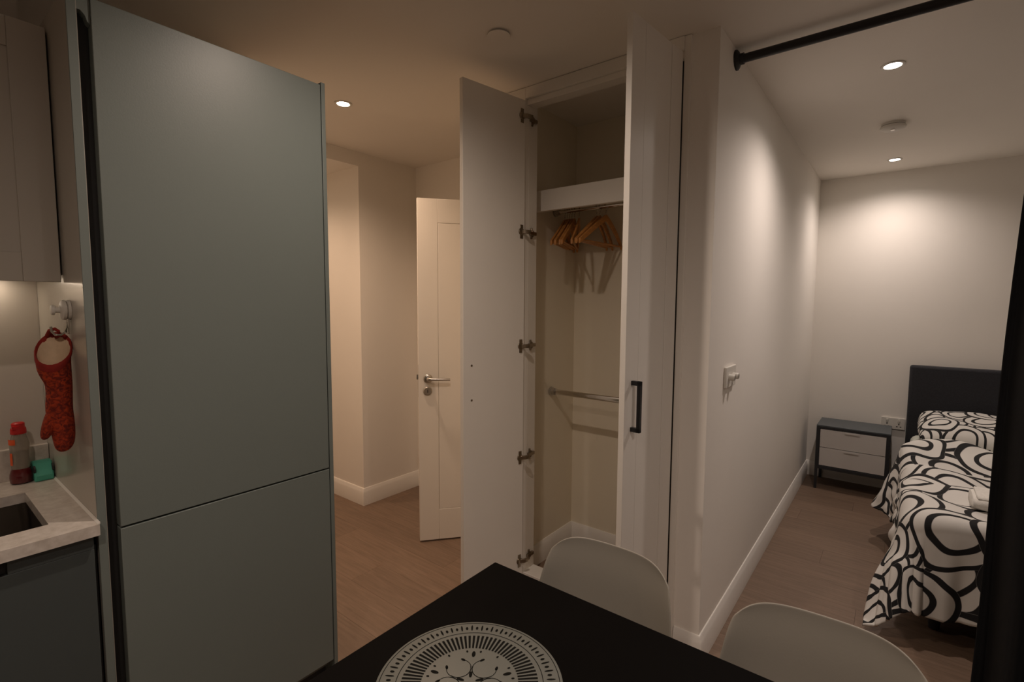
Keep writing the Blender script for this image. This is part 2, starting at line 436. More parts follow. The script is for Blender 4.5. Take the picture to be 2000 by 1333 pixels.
# ------------------------------------------------------------------ built-in wardrobe
W = thing('built_in_wardrobe', 'white built-in wardrobe standing open with hanging rails inside', 'wardrobe', (-1.05, 1.92, 0))
OX0, OX1, OZ = -1.42, -0.69, 2.362
fr = B().box(-1.60, OX0, 1.90, 1.93, 0, CEIL - 0.002)                           # left stile
fr.box(-1.50, OX0, 1.93, 2.0, 0, CEIL - 0.002)
fr.box(OX1 + 0.006, -0.66, 1.905, 1.99, 0, CEIL - 0.002)
mk('door_frame', fr, DOORW, W, bevel=0.0015)
mk('hinge_gap_shade', B().box(-0.712, -0.6845, 1.932, 1.936, 0.09, OZ - 0.016), DARK, W)  # black strip added to paint in the shade of the right door's hinge gap
mk('header_panel', B().box(OX0, OX1 + 0.006, 1.90, 1.93, OZ + 0.012, CEIL - 0.002), DOORW, W, bevel=0.002)
mk('header_lip', B().box(OX0, OX1 + 0.006, 1.915, 1.975, OZ - 0.014, OZ + 0.012), DOORW, W, bevel=0.002)
mk('sill', B().box(OX0, OX1 + 0.006, 1.905, 2.0, 0, 0.085), TRIM, W, bevel=0.003)
sh = mk('shelf', B().box(-1.4985, -0.662, 2.105, 2.499, 1.962, 1.98), INNER, W)
mk('shelf_lip', B().box(-1.4985, -0.662, 2.08, 2.105, 1.888, 1.992), DOORW, sh, bevel=0.002)
def hanging_rail(z, yy, oval):
    b = B()
    n = 16
    ra, rb = (0.0075, 0.015) if oval else (0.0125, 0.0125)
    b.rings([[(xx, yy + ra * math.cos(2 * PI * k / n), z + rb * math.sin(2 * PI * k / n)) for k in range(n)] for xx in (-1.497, -0.662)])
    r = mk('hanging_rail', b, CHROME, W)
    mk('rail_socket', B().lathe([(0.024, -1.4995), (0.024, -1.490), (0.019, -1.488), (0.019, -1.470)], (0, yy, z), 'x', 20), STEEL, r)
hanging_rail(0.941, 2.262, True)
hanging_rail(1.918, 2.285, False)

DW, DT = 0.358, 0.022
DZ0, DZ1 = 0.045, 2.362
# left leaf: hinge at (-1.42, 1.90); leaf runs towards (-1.483, 1.547); inner face looks towards +x
a = math.atan2(1.547 - 1.90, -1.483 + 1.42)
f, p = panel_leaf(DW, DZ1 - DZ0, DT, 0.085, 0.085, 0.085, 0.005, 0.0)
f = B().box(0.0, DW, -0.002, DT / 2, 0, DZ1 - DZ0)           # flush inner board; framed panel planted on the outer side
p = B()
for x0_, x1_, z0_, z1_ in ((0, 0.085, 0, DZ1 - DZ0), (DW - 0.085, DW, 0, DZ1 - DZ0), (0.085, DW - 0.085, 0, 0.085), (0.085, DW - 0.085, DZ1 - DZ0 - 0.085, DZ1 - DZ0)):
    p.box(x0_, x1_, -DT / 2, -0.002, z0_, z1_)
dl = mk('door', f, DOORW, W, local=True, bevel=0.0015)
dl['label'] = 'left wardrobe door with flush inner face'
def place(o, loc, rz):
    o.location = Vector(loc) - ORG[W.as_pointer()]; o.rotation_euler = (0, 0, rz)
place(dl, (-1.424, 1.895, DZ0), a)
mk('door_moulding', p, DOORW, dl, local=True)
# local axes of the left leaf: +x towards the free edge, +y = inner face (towards +x world)
for hz in (2.288, 1.761, 1.222, 0.678, 0.156):
    z = hz - DZ0
    h = B().box(0.012, 0.030, DT / 2, DT / 2 + 0.003, z - 0.032, z + 0.032)               # cup flange plate
    h.lathe([(0.017, DT / 2), (0.017, DT / 2 + 0.004), (0.013, DT / 2 + 0.006)], (0.022, 0, z), 'y', 16)
    h.prism([(0.024, DT / 2 + 0.002), (0.004, DT / 2 + 0.020), (-0.020, DT / 2 + 0.022), (-0.020, DT / 2 + 0.012), (0.0, DT / 2 + 0.010), (0.012, DT / 2 + 0.002)], 'z', z - 0.009, z + 0.009)
    hi = mk('hinge', h, BRASSY, dl, local=True, bevel=0.001)
    # mounting plate and arm on the jamb
    m2 = B().box(-1.4205, -1.414, 1.948, 1.958, hz - 0.026, hz + 0.026).box(-1.4205, -1.408, 1.935, 1.985, hz - 0.008, hz + 0.008)
    m2.prism([(1.958, hz - 0.018), (1.972, hz - 0.008), (1.972, hz + 0.008), (1.958, hz + 0.018)], 'x', -1.4205, -1.412)
    mk('hinge_arm', m2, BRASSY, W, bevel=0.001)
for z in (1.152, 0.997):
    mk('screw_head', B().lathe([(0.005, DT / 2 - 0.002), (0.005, DT / 2 + 0.001)], (DW - 0.045, 0, z - DZ0), 'y', 12), BRASSY, dl, local=True)
# right leaf: hinge (-0.692, 1.895); free edge (-0.722, 1.545); outer face looks towards +x
a = math.atan2(1.545 - 1.895, -0.727 + 0.692)
f, p = panel_leaf(DW, DZ1 - DZ0, DT, 0.085, 0.0, 0.0, 0.0015, 0.0025)
dr = mk('door', f, DOORW, W, local=True, bevel=0.0015)
dr['label'] = 'right wardrobe door with black bar handle'
place(dr, (-0.6955, 1.895, DZ0), a)
mk('door_panel', p, DOORW, dr, local=True)
hzz0, hzz1 = 0.985 - DZ0, 1.163 - DZ0
hh = B().box(DW - 0.054, DW - 0.040, DT / 2, DT / 2 + 0.036, hzz0, hzz0 + 0.015).box(DW - 0.054, DW - 0.040, DT / 2, DT / 2 + 0.036, hzz1 - 0.015, hzz1).box(DW - 0.054, DW - 0.040, DT / 2 + 0.023, DT / 2 + 0.036, hzz0, hzz1)
mk('handle', hh, BLACKM, dr, local=True, bevel=0.0008)

# wooden coat hangers
def hanger_proto():
    t = thing('coat_hanger', 'wooden coat hanger', 'coat hanger', (0, 0, 0))
    n = 12
    rings_ = []
    for i in range(-n, n + 1):
        s = i / n
        yy = 0.205 * s
        z = -0.060 - 0.130 * abs(s) ** 1.15
        x = -0.022 * abs(s) ** 2
        hw = 0.0050
        hh_ = 0.017 - 0.004 * abs(s)
        rings_.append([(x - hw, yy, z - hh_), (x + hw, yy, z - hh_), (x + hw + .001, yy, z), (x + hw, yy, z + hh_), (x - hw, yy, z + hh_), (x - hw - .001, yy, z)])
    mk('shoulder', B().rings(rings_), HWOOD, t, local=True, bevel=0.002, smooth_angle=50)
    mk('trouser_bar', B().tube([(-0.019, -0.188, -0.186), (-0.019, 0.188, -0.186)], 0.0055, 8), HWOOD, t, local=True)
    pts = [(0, 0, -0.055), (0, 0, -0.045)]
    for k in range(11):
        an = -PI / 2 + k * (1.45 * PI / 10)
        pts.append((0, 0.0185 * math.cos(an) , 0.0005 + 0.0185 * math.sin(an) - 0.004))
    pts[1] = (0, 0.0, -0.035)
    mk('hook', B().tube(pts, 0.0019, 6), CHROME, t, local=True)
    return t
HP = hanger_proto()
hang = [(-1.437, 19), (-1.423, 21), (-1.409, 18), (-1.394, 21), (-1.378, 20), (-1.350, 27), (-1.247, 6), (-1.228, 2), (-1.194, -3)]
hl = ['wooden coat hanger at the far left end of the wardrobe rail', 'second wooden hanger from the left on the wardrobe rail', 'third wooden hanger from the left on the wardrobe rail',
      'fourth wooden hanger from the left on the wardrobe rail', 'fifth wooden hanger from the left on the wardrobe rail', 'turned wooden hanger, rightmost of the left bunch on the rail',
      'leftmost wooden hanger of the right bunch on the wardrobe rail', 'middle wooden hanger of the right bunch on the wardrobe rail', 'rightmost wooden hanger, swung forward across the wardrobe rail']
for i, (hx_, an) in enumerate(hang):
    t = HP if i == 0 else copy_tree(HP)
    t.location = (hx_, 2.285, 1.918); t.rotation_euler = (0, 0, math.radians(an))
    tag(t, hl[i], 'coat hanger', 'wooden hangers in the wardrobe')

# ------------------------------------------------------------------ kitchen: tall unit
KX = -1.55
T = thing('tall_cabinet', 'tall sage green cabinet with two flat doors and vertical grip channel', 'cabinet', (-1.83, 0.63, 0))
mk('carcass', B().box(-2.118, -1.586, 0.322, 0.940, 0.10, 2.14), SAGE, T)
mk('plinth', B().box(-2.10, -1.61, 0.322, 0.940, 0.0, 0.10), DARK, T)
mk('door', B().box(-1.584, KX, 0.347, 0.939, 0.847, 2.146), SAGE, T, bevel=0.0015)['label'] = 'upper flat door'
mk('door', B().box(-1.584, KX, 0.347, 0.939, 0.135, 0.842), SAGE, T, bevel=0.0015)['label'] = 'lower flat door'
mk('gap_liner', B().box(-1.5855, -1.5745, 0.349, 0.939, 0.8415, 0.8475), DARK, T)
mk('end_panel', B().box(-2.118, KX, 0.942, 0.956, 0.0, 2.155), SAGE, T, bevel=0.001)
# left side panel: greige towards the worktop, sage lipping on its front edge
mk('side_panel', B().box(-2.118, -1.553, 0.302, 0.3215, 0.0, 2.155), GREIGE, T)
mk('panel_lipping', B().box(-1.553, -1.5485, 0.3015, 0.3195, 0.0, 2.155), SAGE, T, bevel=0.001)
# grip channel: dark recess behind the door edge, closed at the top by a sage cap with chamfer
mk('grip_channel', B().box(-1.5855, -1.580, 0.3215, 0.3465, 0.0, 2.14), DARK, T)
cap = [(0.3195, 2.146), (0.3195, 2.112), (0.329, 2.112), (0.337, 2.103), (0.341, 2.090), (0.3465, 2.085), (0.3465, 2.146)]
mk('channel_cap', B().prism(cap, 'x', -1.5795, -1.5555), SAGE, T)

# worktop with undermount sink cut-out
WT = thing('worktop', 'speckled pale quartz worktop with upstand beside the green cabinet', 'worktop', (-1.8, -0.3, 0.852))
SX0, SX1, SY0, SY1 = -1.94, -1.617, -0.30, 0.222
mk('slab', B().box(-2.12, SX0, -0.9, 0.3005, 0.852, 0.88).box(SX1, -1.522, -0.9, 0.3005, 0.852, 0.88).box(SX0, SX1, SY1, 0.3005, 0.852, 0.88).box(SX0, SX1, -0.9, SY0, 0.852, 0.88), QUARTZ, WT)
mk('upstand', B().box(-2.12, -2.10, -0.9, 0.3005, 0.88, 0.976), QUARTZ, WT, bevel=0.001)
mk('sealant_bead', B().prism([(0.3015, 0.8805), (0.2965, 0.8805), (0.3015, 0.8855)], 'x', -2.10, -1.522), TRIM, WT)
S = thing('kitchen_sink', 'steel undermount sink sunk in the quartz worktop', 'sink', (-1.78, -0.04, 0.65))
g = 0.006
sk = B()
def rrect(x0, x1, y0, y1, r, z, n=5):
    out = []
    for cx, cy, a0 in ((x1 - r, y1 - r, 0), (x0 + r, y1 - r, 90), (x0 + r, y0 + r, 180), (x1 - r, y0 + r, 270)):
        for k in range(n + 1):
            an = math.radians(a0 + 90 * k / n); out.append((cx + r * math.cos(an), cy + r * math.sin(an), z))
    return out
sk.rings([rrect(SX0 - .02, SX1 + .02, SY0 - .02, SY1 + .02, .03, 0.8515), rrect(SX0 - g, SX1 + g, SY0 - g, SY1 + g, .028, 0.8515), rrect(SX0 - g, SX1 + g, SY0 - g, SY1 + g, .028, 0.70), rrect(SX0 + .02, SX1 - .02, SY0 + .02, SY1 - .02, .03, 0.67)], cap0=False, cap1=True)
mk('bowl', sk, LINERD, S)
mk('drain', B().lathe([(0.045, 0.671), (0.045, 0.674), (0.03, 0.672)], (-1.78, -0.04, 0), 'z'), STEEL, S)

def base_cab(y0, y1, label):
    t = thing('base_cabinet', label, 'cabinet', (-1.83, (y0 + y1) / 2, 0), group='base cabinets under the worktop')
    mk('carcass', B().box(-2.10, -1.567, y0 + .001, y1 - .001, 0.10, 0.66).box(-2.10, -1.96, y0 + .001, y1 - .001, 0.66, 0.82).box(-1.60, -1.567, y0 + .001, y1 - .001, 0.66, 0.815), DARK, t)
    mk('plinth', B().box(-2.10, -1.62, y0 + .001, y1 - .001, 0, 0.10), DARK, t)
    d = mk('door', B().box(-1.566, -1.547, y0 + .002, y1 - .008, 0.135, 0.812).box(-1.566, -1.547, y1 - 0.16, y1 - .008, 0.812, 0.846), SLATE, t, bevel=0.0012)
    mk('grip_rail', B().box(-1.566, -1.558, y0 + .002, y1 - .16, 0.812, 0.85).box(-1.558, -1.548, y0 + .002, y1 - .165, 0.808, 0.8135), BLACKM, d)
    return t
base_cab(-0.30, 0.300, 'dark slate base cabinet under the worktop beside the tall cabinet')
base_cab(-0.90, -0.302, 'dark slate base cabinet further along under the sink')

WC = thing('wall_cabinet', 'greige shaker wall cabinet above the worktop', 'cabinet', (-1.94, 0.0, 1.477))
mk('carcass', B().box(-2.12, -1.772, -0.30, 0.300, 1.496, 2.121), CABD, WC)
f, p = panel_leaf(0.5955, 0.644, 0.020, 0.072, 0.072, 0.072, 0.006, 0.0)
cd_ = mk('door', f, CABD, WC, local=True, bevel=0.0012)
cd_.location = Vector((-1.760, -0.298, 1.477)) - Vector((-1.94, 0, 1.477)); cd_.rotation_euler = (0, 0, PI / 2)
mk('door_panel', p, CABD, cd_, local=True)
LS = thing('light_strip', 'warm light strip glowing under the wall cabinet', 'light', (-2.07, 0, 1.47))
mk('channel', B().box(-2.088, -2.062, -0.29, 0.230, 1.491, 1.496), STEEL, LS)
mk('diffuser', B().box(-2.084, -2.066, -0.288, 0.225, 1.4875, 1.491), mat('strip_glow', (0.8, 0.8, 0.8), 0.4, emit=(1.0, 0.80, 0.60), es=17.0), LS)

# soap bottle
SB = thing('soap_bottle', 'clear washing-up liquid bottle with red cap and red soap in its base', 'bottle', (-2.058, 0.231, 0.8802))
def L_(prof, n=24): return B().lathe(prof, (-2.058, 0.231, 0.8802), 'z', n)
mk('bottle_body', L_([(0.020, 0.044), (0.0215, 0.055), (0.0205, 0.08), (0.0215, 0.10), (0.0225, 0.118), (0.019, 0.134), (0.0155, 0.146), (0.0145, 0.152)]), CLEARP, SB)
mk('soap_fill', L_([(0.020, 0.0), (0.0255, 0.004), (0.0265, 0.018), (0.0255, 0.030), (0.0225, 0.040), (0.0200, 0.046)]), REDL, SB)
mk('cap', L_([(0.0175, 0.150), (0.0182, 0.153), (0.0175, 0.166), (0.0150, 0.170), (0.0150, 0.181), (0.012, 0.184)]).box(-2.058, -2.040, 0.216, 0.232, 1.046, 1.055), REDB, SB)
def patch(z0, z1, r, a0, a1, n=8):
    return B().grid(lambda u, v: (-2.058 + r * math.cos(a0 + (a1 - a0) * u), 0.231 + r * math.sin(a0 + (a1 - a0) * u), z0 + (z1 - z0) * v), n, 2)
mk('front_sticker', patch(1.000, 1.0165, 0.0232, -1.6, -0.5), ORANGE, SB)
mk('side_sticker', patch(0.938, 0.975, 0.0222, -1.45, -0.95), ORANGE, SB)

# teal sponge holder
SH = thing('sponge_holder', 'teal plastic sponge holder beside the soap bottle on the worktop', 'sponge holder', (-2.05, 0.278, 0.8802))
yy0, yy1 = 0.2545, 0.2985
mk('body', B().prism([(-2.082, 0.8802), (-2.024, 0.8802), (-2.021, 0.898), (-2.027, 0.909), (-2.040, 0.930), (-2.050, 0.936), (-2.076, 0.936), (-2.084, 0.926)], 'y', yy0, yy1), TEAL, SH, bevel=0.004, seg=3)
for yy in (yy0 - 0.0005, yy1 - 0.0035):
    mk('side_notch', B().lathe([(0.011, yy), (0.011, yy + 0.004)], (-2.032, 0, 0.918), 'y', 16), DARK, SH)

# suction hook on the side panel
HK = thing('suction_hook', 'clear and white suction hook stuck on the side panel above the oven mitt', 'hook', (-1.715, 0.302, 1.40))
c = (-1.700, 0, 1.404)
mk('suction_pad', B().lathe([(0.0255, 0.3015), (0.0255, 0.297), (0.022, 0.2945)], c, 'y', 28), PLAST, HK)
mk('clamp_ring', B().lathe([(0.0235, 0.2945), (0.0235, 0.2925)], c, 'y', 28), STEEL, HK)
mk('front_dome', B().lathe([(0.0255, 0.2925), (0.0255, 0.287), (0.021, 0.2835), (0.011, 0.282)], c, 'y', 28), PLAST, HK)
mk('knob', B().lathe([(0.008, 0.283), (0.008, 0.272), (0.0125, 0.2715), (0.0125, 0.266), (0.010, 0.2645)], c, 'y', 20), PLAST, HK)
mk('back_plate', B().box(-1.715, -1.685, 0.295, 0.2975, 1.342, 1.392), CLEARP, HK)
mk('hook_arm', B().tube([(-1.70, 0.297, 1.372), (-1.70, 0.291, 1.347), (-1.70, 0.281, 1.340), (-1.70, 0.270, 1.341), (-1.70, 0.264, 1.350), (-1.70, 0.263, 1.362)], 0.0028, 8), CLEARP, HK)

# oven mitt
OM = thing('oven_mitt', 'red and orange patterned oven mitt hanging by its loop from the suction hook', 'oven mitt', (-1.70, 0.262, 1.034))
def mring(zc, yc, hw, hd, tilt, n=24, x=-1.70):
    return [(x + hd * math.sin(a_), yc + hw * math.cos(a_), zc - tilt * math.sin(a_) + 0.38 * tilt * math.cos(a_)) for a_ in (2 * PI * k / n for k in range(n))]
def wob(r, amp):
    return [(x + random.uniform(-amp, amp), y_ + random.uniform(-amp, amp), z) for x, y_, z in r]
body = [mring(1.290, 0.2603, 0.0350, 0.0308, 0.036), mring(1.268, 0.2595, 0.0345, 0.030, 0.032), wob(mring(1.245, 0.263, 0.031, 0.029, 0.024), .001), wob(mring(1.215, 0.268, 0.0265, 0.027, 0.010), .0012), wob(mring(1.18, 0.266, 0.0265, 0.027, 0.004), .0012),
        wob(mring(1.15, 0.264, 0.0275, 0.026, 0), .0012), wob(mring(1.115, 0.2665, 0.0265, 0.025, 0), .0012), wob(mring(1.08, 0.270, 0.0235, 0.023, 0), .001), mring(1.055, 0.2695, 0.021, 0.02, 0), mring(1.041, 0.268, 0.015, 0.014, 0), mring(1.035, 0.267, 0.006, 0.006, 0)]
mb = B().rings(body, cap0=False)
def tring(zc, yc, r, tz): return [(-1.697 + r * .95 * math.sin(a_), yc + r * math.cos(a_), zc + tz * math.cos(a_)) for a_ in (2 * PI * k / 16 for k in range(16))]
mb.rings([tring(1.165, 0.258, 0.014, 0.006), tring(1.135, 0.249, 0.0165, 0.005), tring(1.108, 0.242, 0.0160, 0.004), tring(1.090, 0.237, 0.0135, 0.003), tring(1.079, 0.2345, 0.009, 0.002), tring(1.074, 0.2335, 0.003, 0)])
mk('mitt_body', mb, MITT, OM, smooth_angle=70, subsurf=1)
cuff = [mring(1.286, 0.2602, 0.0352, 0.031, 0.036), mring(1.292, 0.2605, 0.0368, 0.0328, 0.036), mring(1.304, 0.261, 0.0370, 0.033, 0.037), mring(1.307, 0.261, 0.0350, 0.031, 0.037), mring(1.302, 0.261, 0.0325, 0.0285, 0.036), mring(1.288, 0.2605, 0.031, 0.027, 0.035)]
mk('cuff_binding', B().rings(cuff, False, False), CUFF, OM, smooth_angle=80)
lin = [mring(1.301, 0.261, 0.0330, 0.0290, 0.0365), mring(1.285, 0.260, 0.0285, 0.0245, 0.034), mring(1.262, 0.261, 0.022, 0.019, 0.024), mring(1.250, 0.262, 0.008, 0.007, 0.01)]
mk('lining', B().rings([lin[0]] + [wob(r, .0012) for r in lin[1:]], False, True), CREAM, OM, smooth_angle=80)
mk('hanging_loop', B().tube([(-1.728, 0.255, 1.338), (-1.712, 0.258, 1.352), (-1.700, 0.266, 1.356), (-1.697, 0.272, 1.350), (-1.704, 0.273, 1.338), (-1.724, 0.272, 1.334)], [0.005, 0.0045, 0.004, 0.004, 0.0045, 0.005], 8), CUFF, OM)

OM.location.y += 0.0045

# ------------------------------------------------------------------ ceiling fittings
for i, (x, y, CZ, pw, colr, lab) in enumerate(DOWNLIGHTS):
    t = thing('downlight', lab, 'ceiling light', (x, y, CZ), group='ceiling downlights')
    pr = [(0.030, CZ - 0.0005), (0.043, CZ - 0.0005), (0.043, CZ - 0.004), (0.038, CZ - 0.006), (0.031, CZ - 0.004), (0.029, CZ - 0.0005)]
    mk('trim_ring', B().lathe(pr, (x, y, 0), 'z', 32, False, False), PLAST, t)
    mk('lens', B().lathe([(0.029, CZ - 0.0005), (0.029, CZ - 0.003), (0.012, CZ - 0.0045)], (x, y, 0), 'z', 28), LENS_W if colr is WARM else LENS_S, t)
    ld = bpy.data.lights.new('lamp', 'SPOT')
    ld.energy = pw; ld.color = colr; ld.spot_size = math.radians(150 if i < 4 else 164); ld.spot_blend = 1.0; ld.shadow_soft_size = 0.025
    lo = bpy.data.objects.new('lamp', ld); COL.objects.link(lo); lo.parent = t
    lo.location = (0, 0, -0.012)

SA = thing('smoke_alarm', 'white domed smoke alarm on the bedroom ceiling between two downlights', 'smoke alarm', (-0.085, 3.50, CEIL))
sa = (-0.085, 3.50, 0)
mk('base_plate', B().lathe([(0.054, CEIL - 0.0005), (0.054, CEIL - 0.012)], sa, 'z', 36), PLAST, SA)
mk('cover', B().lathe([(0.056, CEIL - 0.014), (0.060, CEIL - 0.018), (0.058, CEIL - 0.028), (0.045, CEIL - 0.036), (0.020, CEIL - 0.040)], sa, 'z', 36), PLAST, SA)
mk('vent_slot', B().lathe([(0.055, CEIL - 0.012), (0.055, CEIL - 0.014)], sa, 'z', 36), DARK, SA)
mk('test_button', B().lathe([(0.010, CEIL - 0.039), (0.010, CEIL - 0.043), (0.007, CEIL - 0.044)], (-0.085, 3.475, 0), 'z', 20), CHROME, SA)

DC = thing('ceiling_cover_disc', 'flat white round cover on the ceiling before the wardrobe', 'ceiling cover', (-1.228, 1.474, CEIL))
dc = (-1.228, 1.474, 0)
mk('spring_seat', B().lathe([(0.030, CEIL - 0.0005), (0.030, CEIL - 0.006)], dc, 'z', 28), DARK, DC)
mk('cover_plate', B().lathe([(0.0415, CEIL - 0.006), (0.0425, CEIL - 0.0075), (0.0415, CEIL - 0.009)], dc, 'z', 40), CEILM, DC)

# light switch
SW = thing('light_switch', 'white double light switch with two knobs on the bedroom wall', 'light switch', (-0.56, 2.205, 1.122))
mk('plate', B().box(-0.5598, -0.549, 2.133, 2.279, 1.079, 1.166), PLAST, SW, bevel=0.002)
for yy in (2.176, 2.236):
    kb = mk('knob', B().lathe([(0.014, -0.549), (0.0135, -0.530), (0.012, -0.527)], (0, yy, 1.122), 'x', 20), PLAST, SW)
    mk('knob_insert', B().lathe([(0.009, -0.527), (0.009, -0.5255)], (0, yy, 1.122), 'x', 18), STEEL, kb)

# power socket by the bed
SK = thing('wall_socket', 'white double power socket on the far wall beside the headboard', 'socket', (0.0, 4.75, 0.52))
mk('plate', B().box(-0.073, 0.073, 4.738, 4.7498, 0.477, 0.563), PLAST, SK, bevel=0.002)
for xx in (-0.036, 0.036):
    mk('rocker', B().box(xx - 0.008, xx + 0.008, 4.734, 4.738, 0.535, 0.553), PLAST, SK, bevel=0.001)
    for dx, dz, w_, h_ in ((0, 0.005, .003, .006), (-.011, -.014, .005, .003), (.011, -.014, .005, .003)):
        mk('pin_hole', B().box(xx + dx - w_, xx + dx + w_, 4.7375, 4.739, 0.512 + dz - h_, 0.512 + dz + h_), DARK, SK)

# curtain pole and curtain
CP = thing('curtain_pole', 'black metal curtain pole fixed across the bedroom opening', 'curtain pole', (-0.56, 2.13, 2.383))
mk('pole', B().lathe([(0.0165, -0.545), (0.0165, 1.640)], (0, 2.13, 2.383), 'x', 20), BLACKM, CP)
for x0, sg in ((-0.5598, 1), (1.6498, -1)):
    mk('wall_flange', B().lathe([(0.0375, x0), (0.0375, x0 + sg * .006), (0.030, x0 + sg * .012), (0.021, x0 + sg * .016), (0.021, x0 + sg * .03)], (0, 2.13, 2.383), 'x', 28), BLACKM, CP)
CU = thing('curtain', 'black curtain drawn aside on the pole, hiding the right half of the bed', 'curtain', (0.9, 2.13, 0.02))
def cfn(u, v):
    zt = v
    x = 0.285 + 1.34 * u - 0.045 * (1 - zt) * (1 - u) + 0.004 * math.sin(9 * zt) * (1 - u)
    yy = 2.13 + (0.030 + 0.02 * (1 - zt)) * math.sin(u * 2 * PI * 15 + 0.7 * math.sin(3 * zt)) + 0.01 * math.sin(u * 71)
    return (x, yy, 0.02 + 2.325 * v)
mk('cloth', B().grid(cfn, 240, 14), CURT, CU, smooth_angle=180, solid=0.002)
for k in range(15):
    xr = 0.33 + k * 0.09
    ring = [(xr, 2.13 + 0.021 * math.cos(a_), 2.381 + 0.021 * math.sin(a_)) for a_ in (2 * PI * j / 20 for j in range(21))]
    mk('curtain_ring', B().tube(ring, 0.0022, 6), BLACKM, CU)

# ------------------------------------------------------------------ bedroom furniture
NS = thing('bedside_table', 'low bedside table with dark metal frame and two white drawers', 'bedside table', (-0.235, 4.55, 0))
nx0, nx1, ny0, ny1 = -0.462, -0.004, 4.41, 4.728
mk('top_panel', B().box(nx0, nx1, ny0 - .002, ny1, 0.490, 0.502), NSTOP, NS, bevel=0.002)
mk('casing', B().box(nx0, nx0 + .024, ny0, ny1, 0.185, 0.490).box(nx1 - .024, nx1, ny0, ny1, 0.185, 0.490).box(nx0 + .024, nx1 - .024, ny1 - .01, ny1, 0.185, 0.490)
   .box(nx0, nx1, ny0, ny1, 0.160, 0.185).box(nx0 + .024, nx1 - .024, ny0, ny1, 0.474, 0.490), NSFR, NS, bevel=0.001)
for z0, z1 in ((0.189, 0.328), (0.332, 0.471)):
    d = mk('drawer', B().box(nx0 + .026, nx1 - .026, ny0 + .003, ny0 + .02, z0, z1).box(nx0 + .03, nx1 - .03, ny0 + .02, ny1 - .02, z0 + .005, z1 - .02), DRAW, NS, bevel=0.001)
    mk('drawer_pull', B().box(-0.278, -0.188, ny0 - .006, ny0 + .006, z1 - .004, z1 - .001).box(-0.278, -0.188, ny0 - .008, ny0 - .005, z1 - .014, z1 - .001), DRAW, d)
for xx in (nx0, nx1 - .018):
    for yy in (ny0, ny1 - .018):
        mk('leg', B().box(xx, xx + .018, yy, yy + .018, 0, 0.160), NSFR, NS)

BD = thing('bed', 'bed with tall charcoal upholstered headboard against the far wall', 'bed', (0.78, 3.7, 0))
bx0, bx1, by0 = 0.10, 1.48, 2.72
mk('headboard', B().box(0.078, 1.50, 4.64, 4.715, 0.06, 0.985), HEADB, BD, bevel=0.018, seg=4)
mk('bed_base', B().box(bx0 + .01, bx1, by0 + .03, 4.64, 0.10, 0.29), HEADB, BD, bevel=0.01)
mk('mattress', B().box(bx0 + .005, bx1, by0, 4.635, 0.29, 0.485), SHEET, BD, bevel=0.05, seg=4)
for xx in (bx0 + .06, bx1 - .12):
    for yy in (by0 + .08, 4.5):
        mk('foot', B().lathe([(0.02, 0), (0.026, 0.10)], (xx + .03, yy, 0), 'z', 14), NSFR, BD)

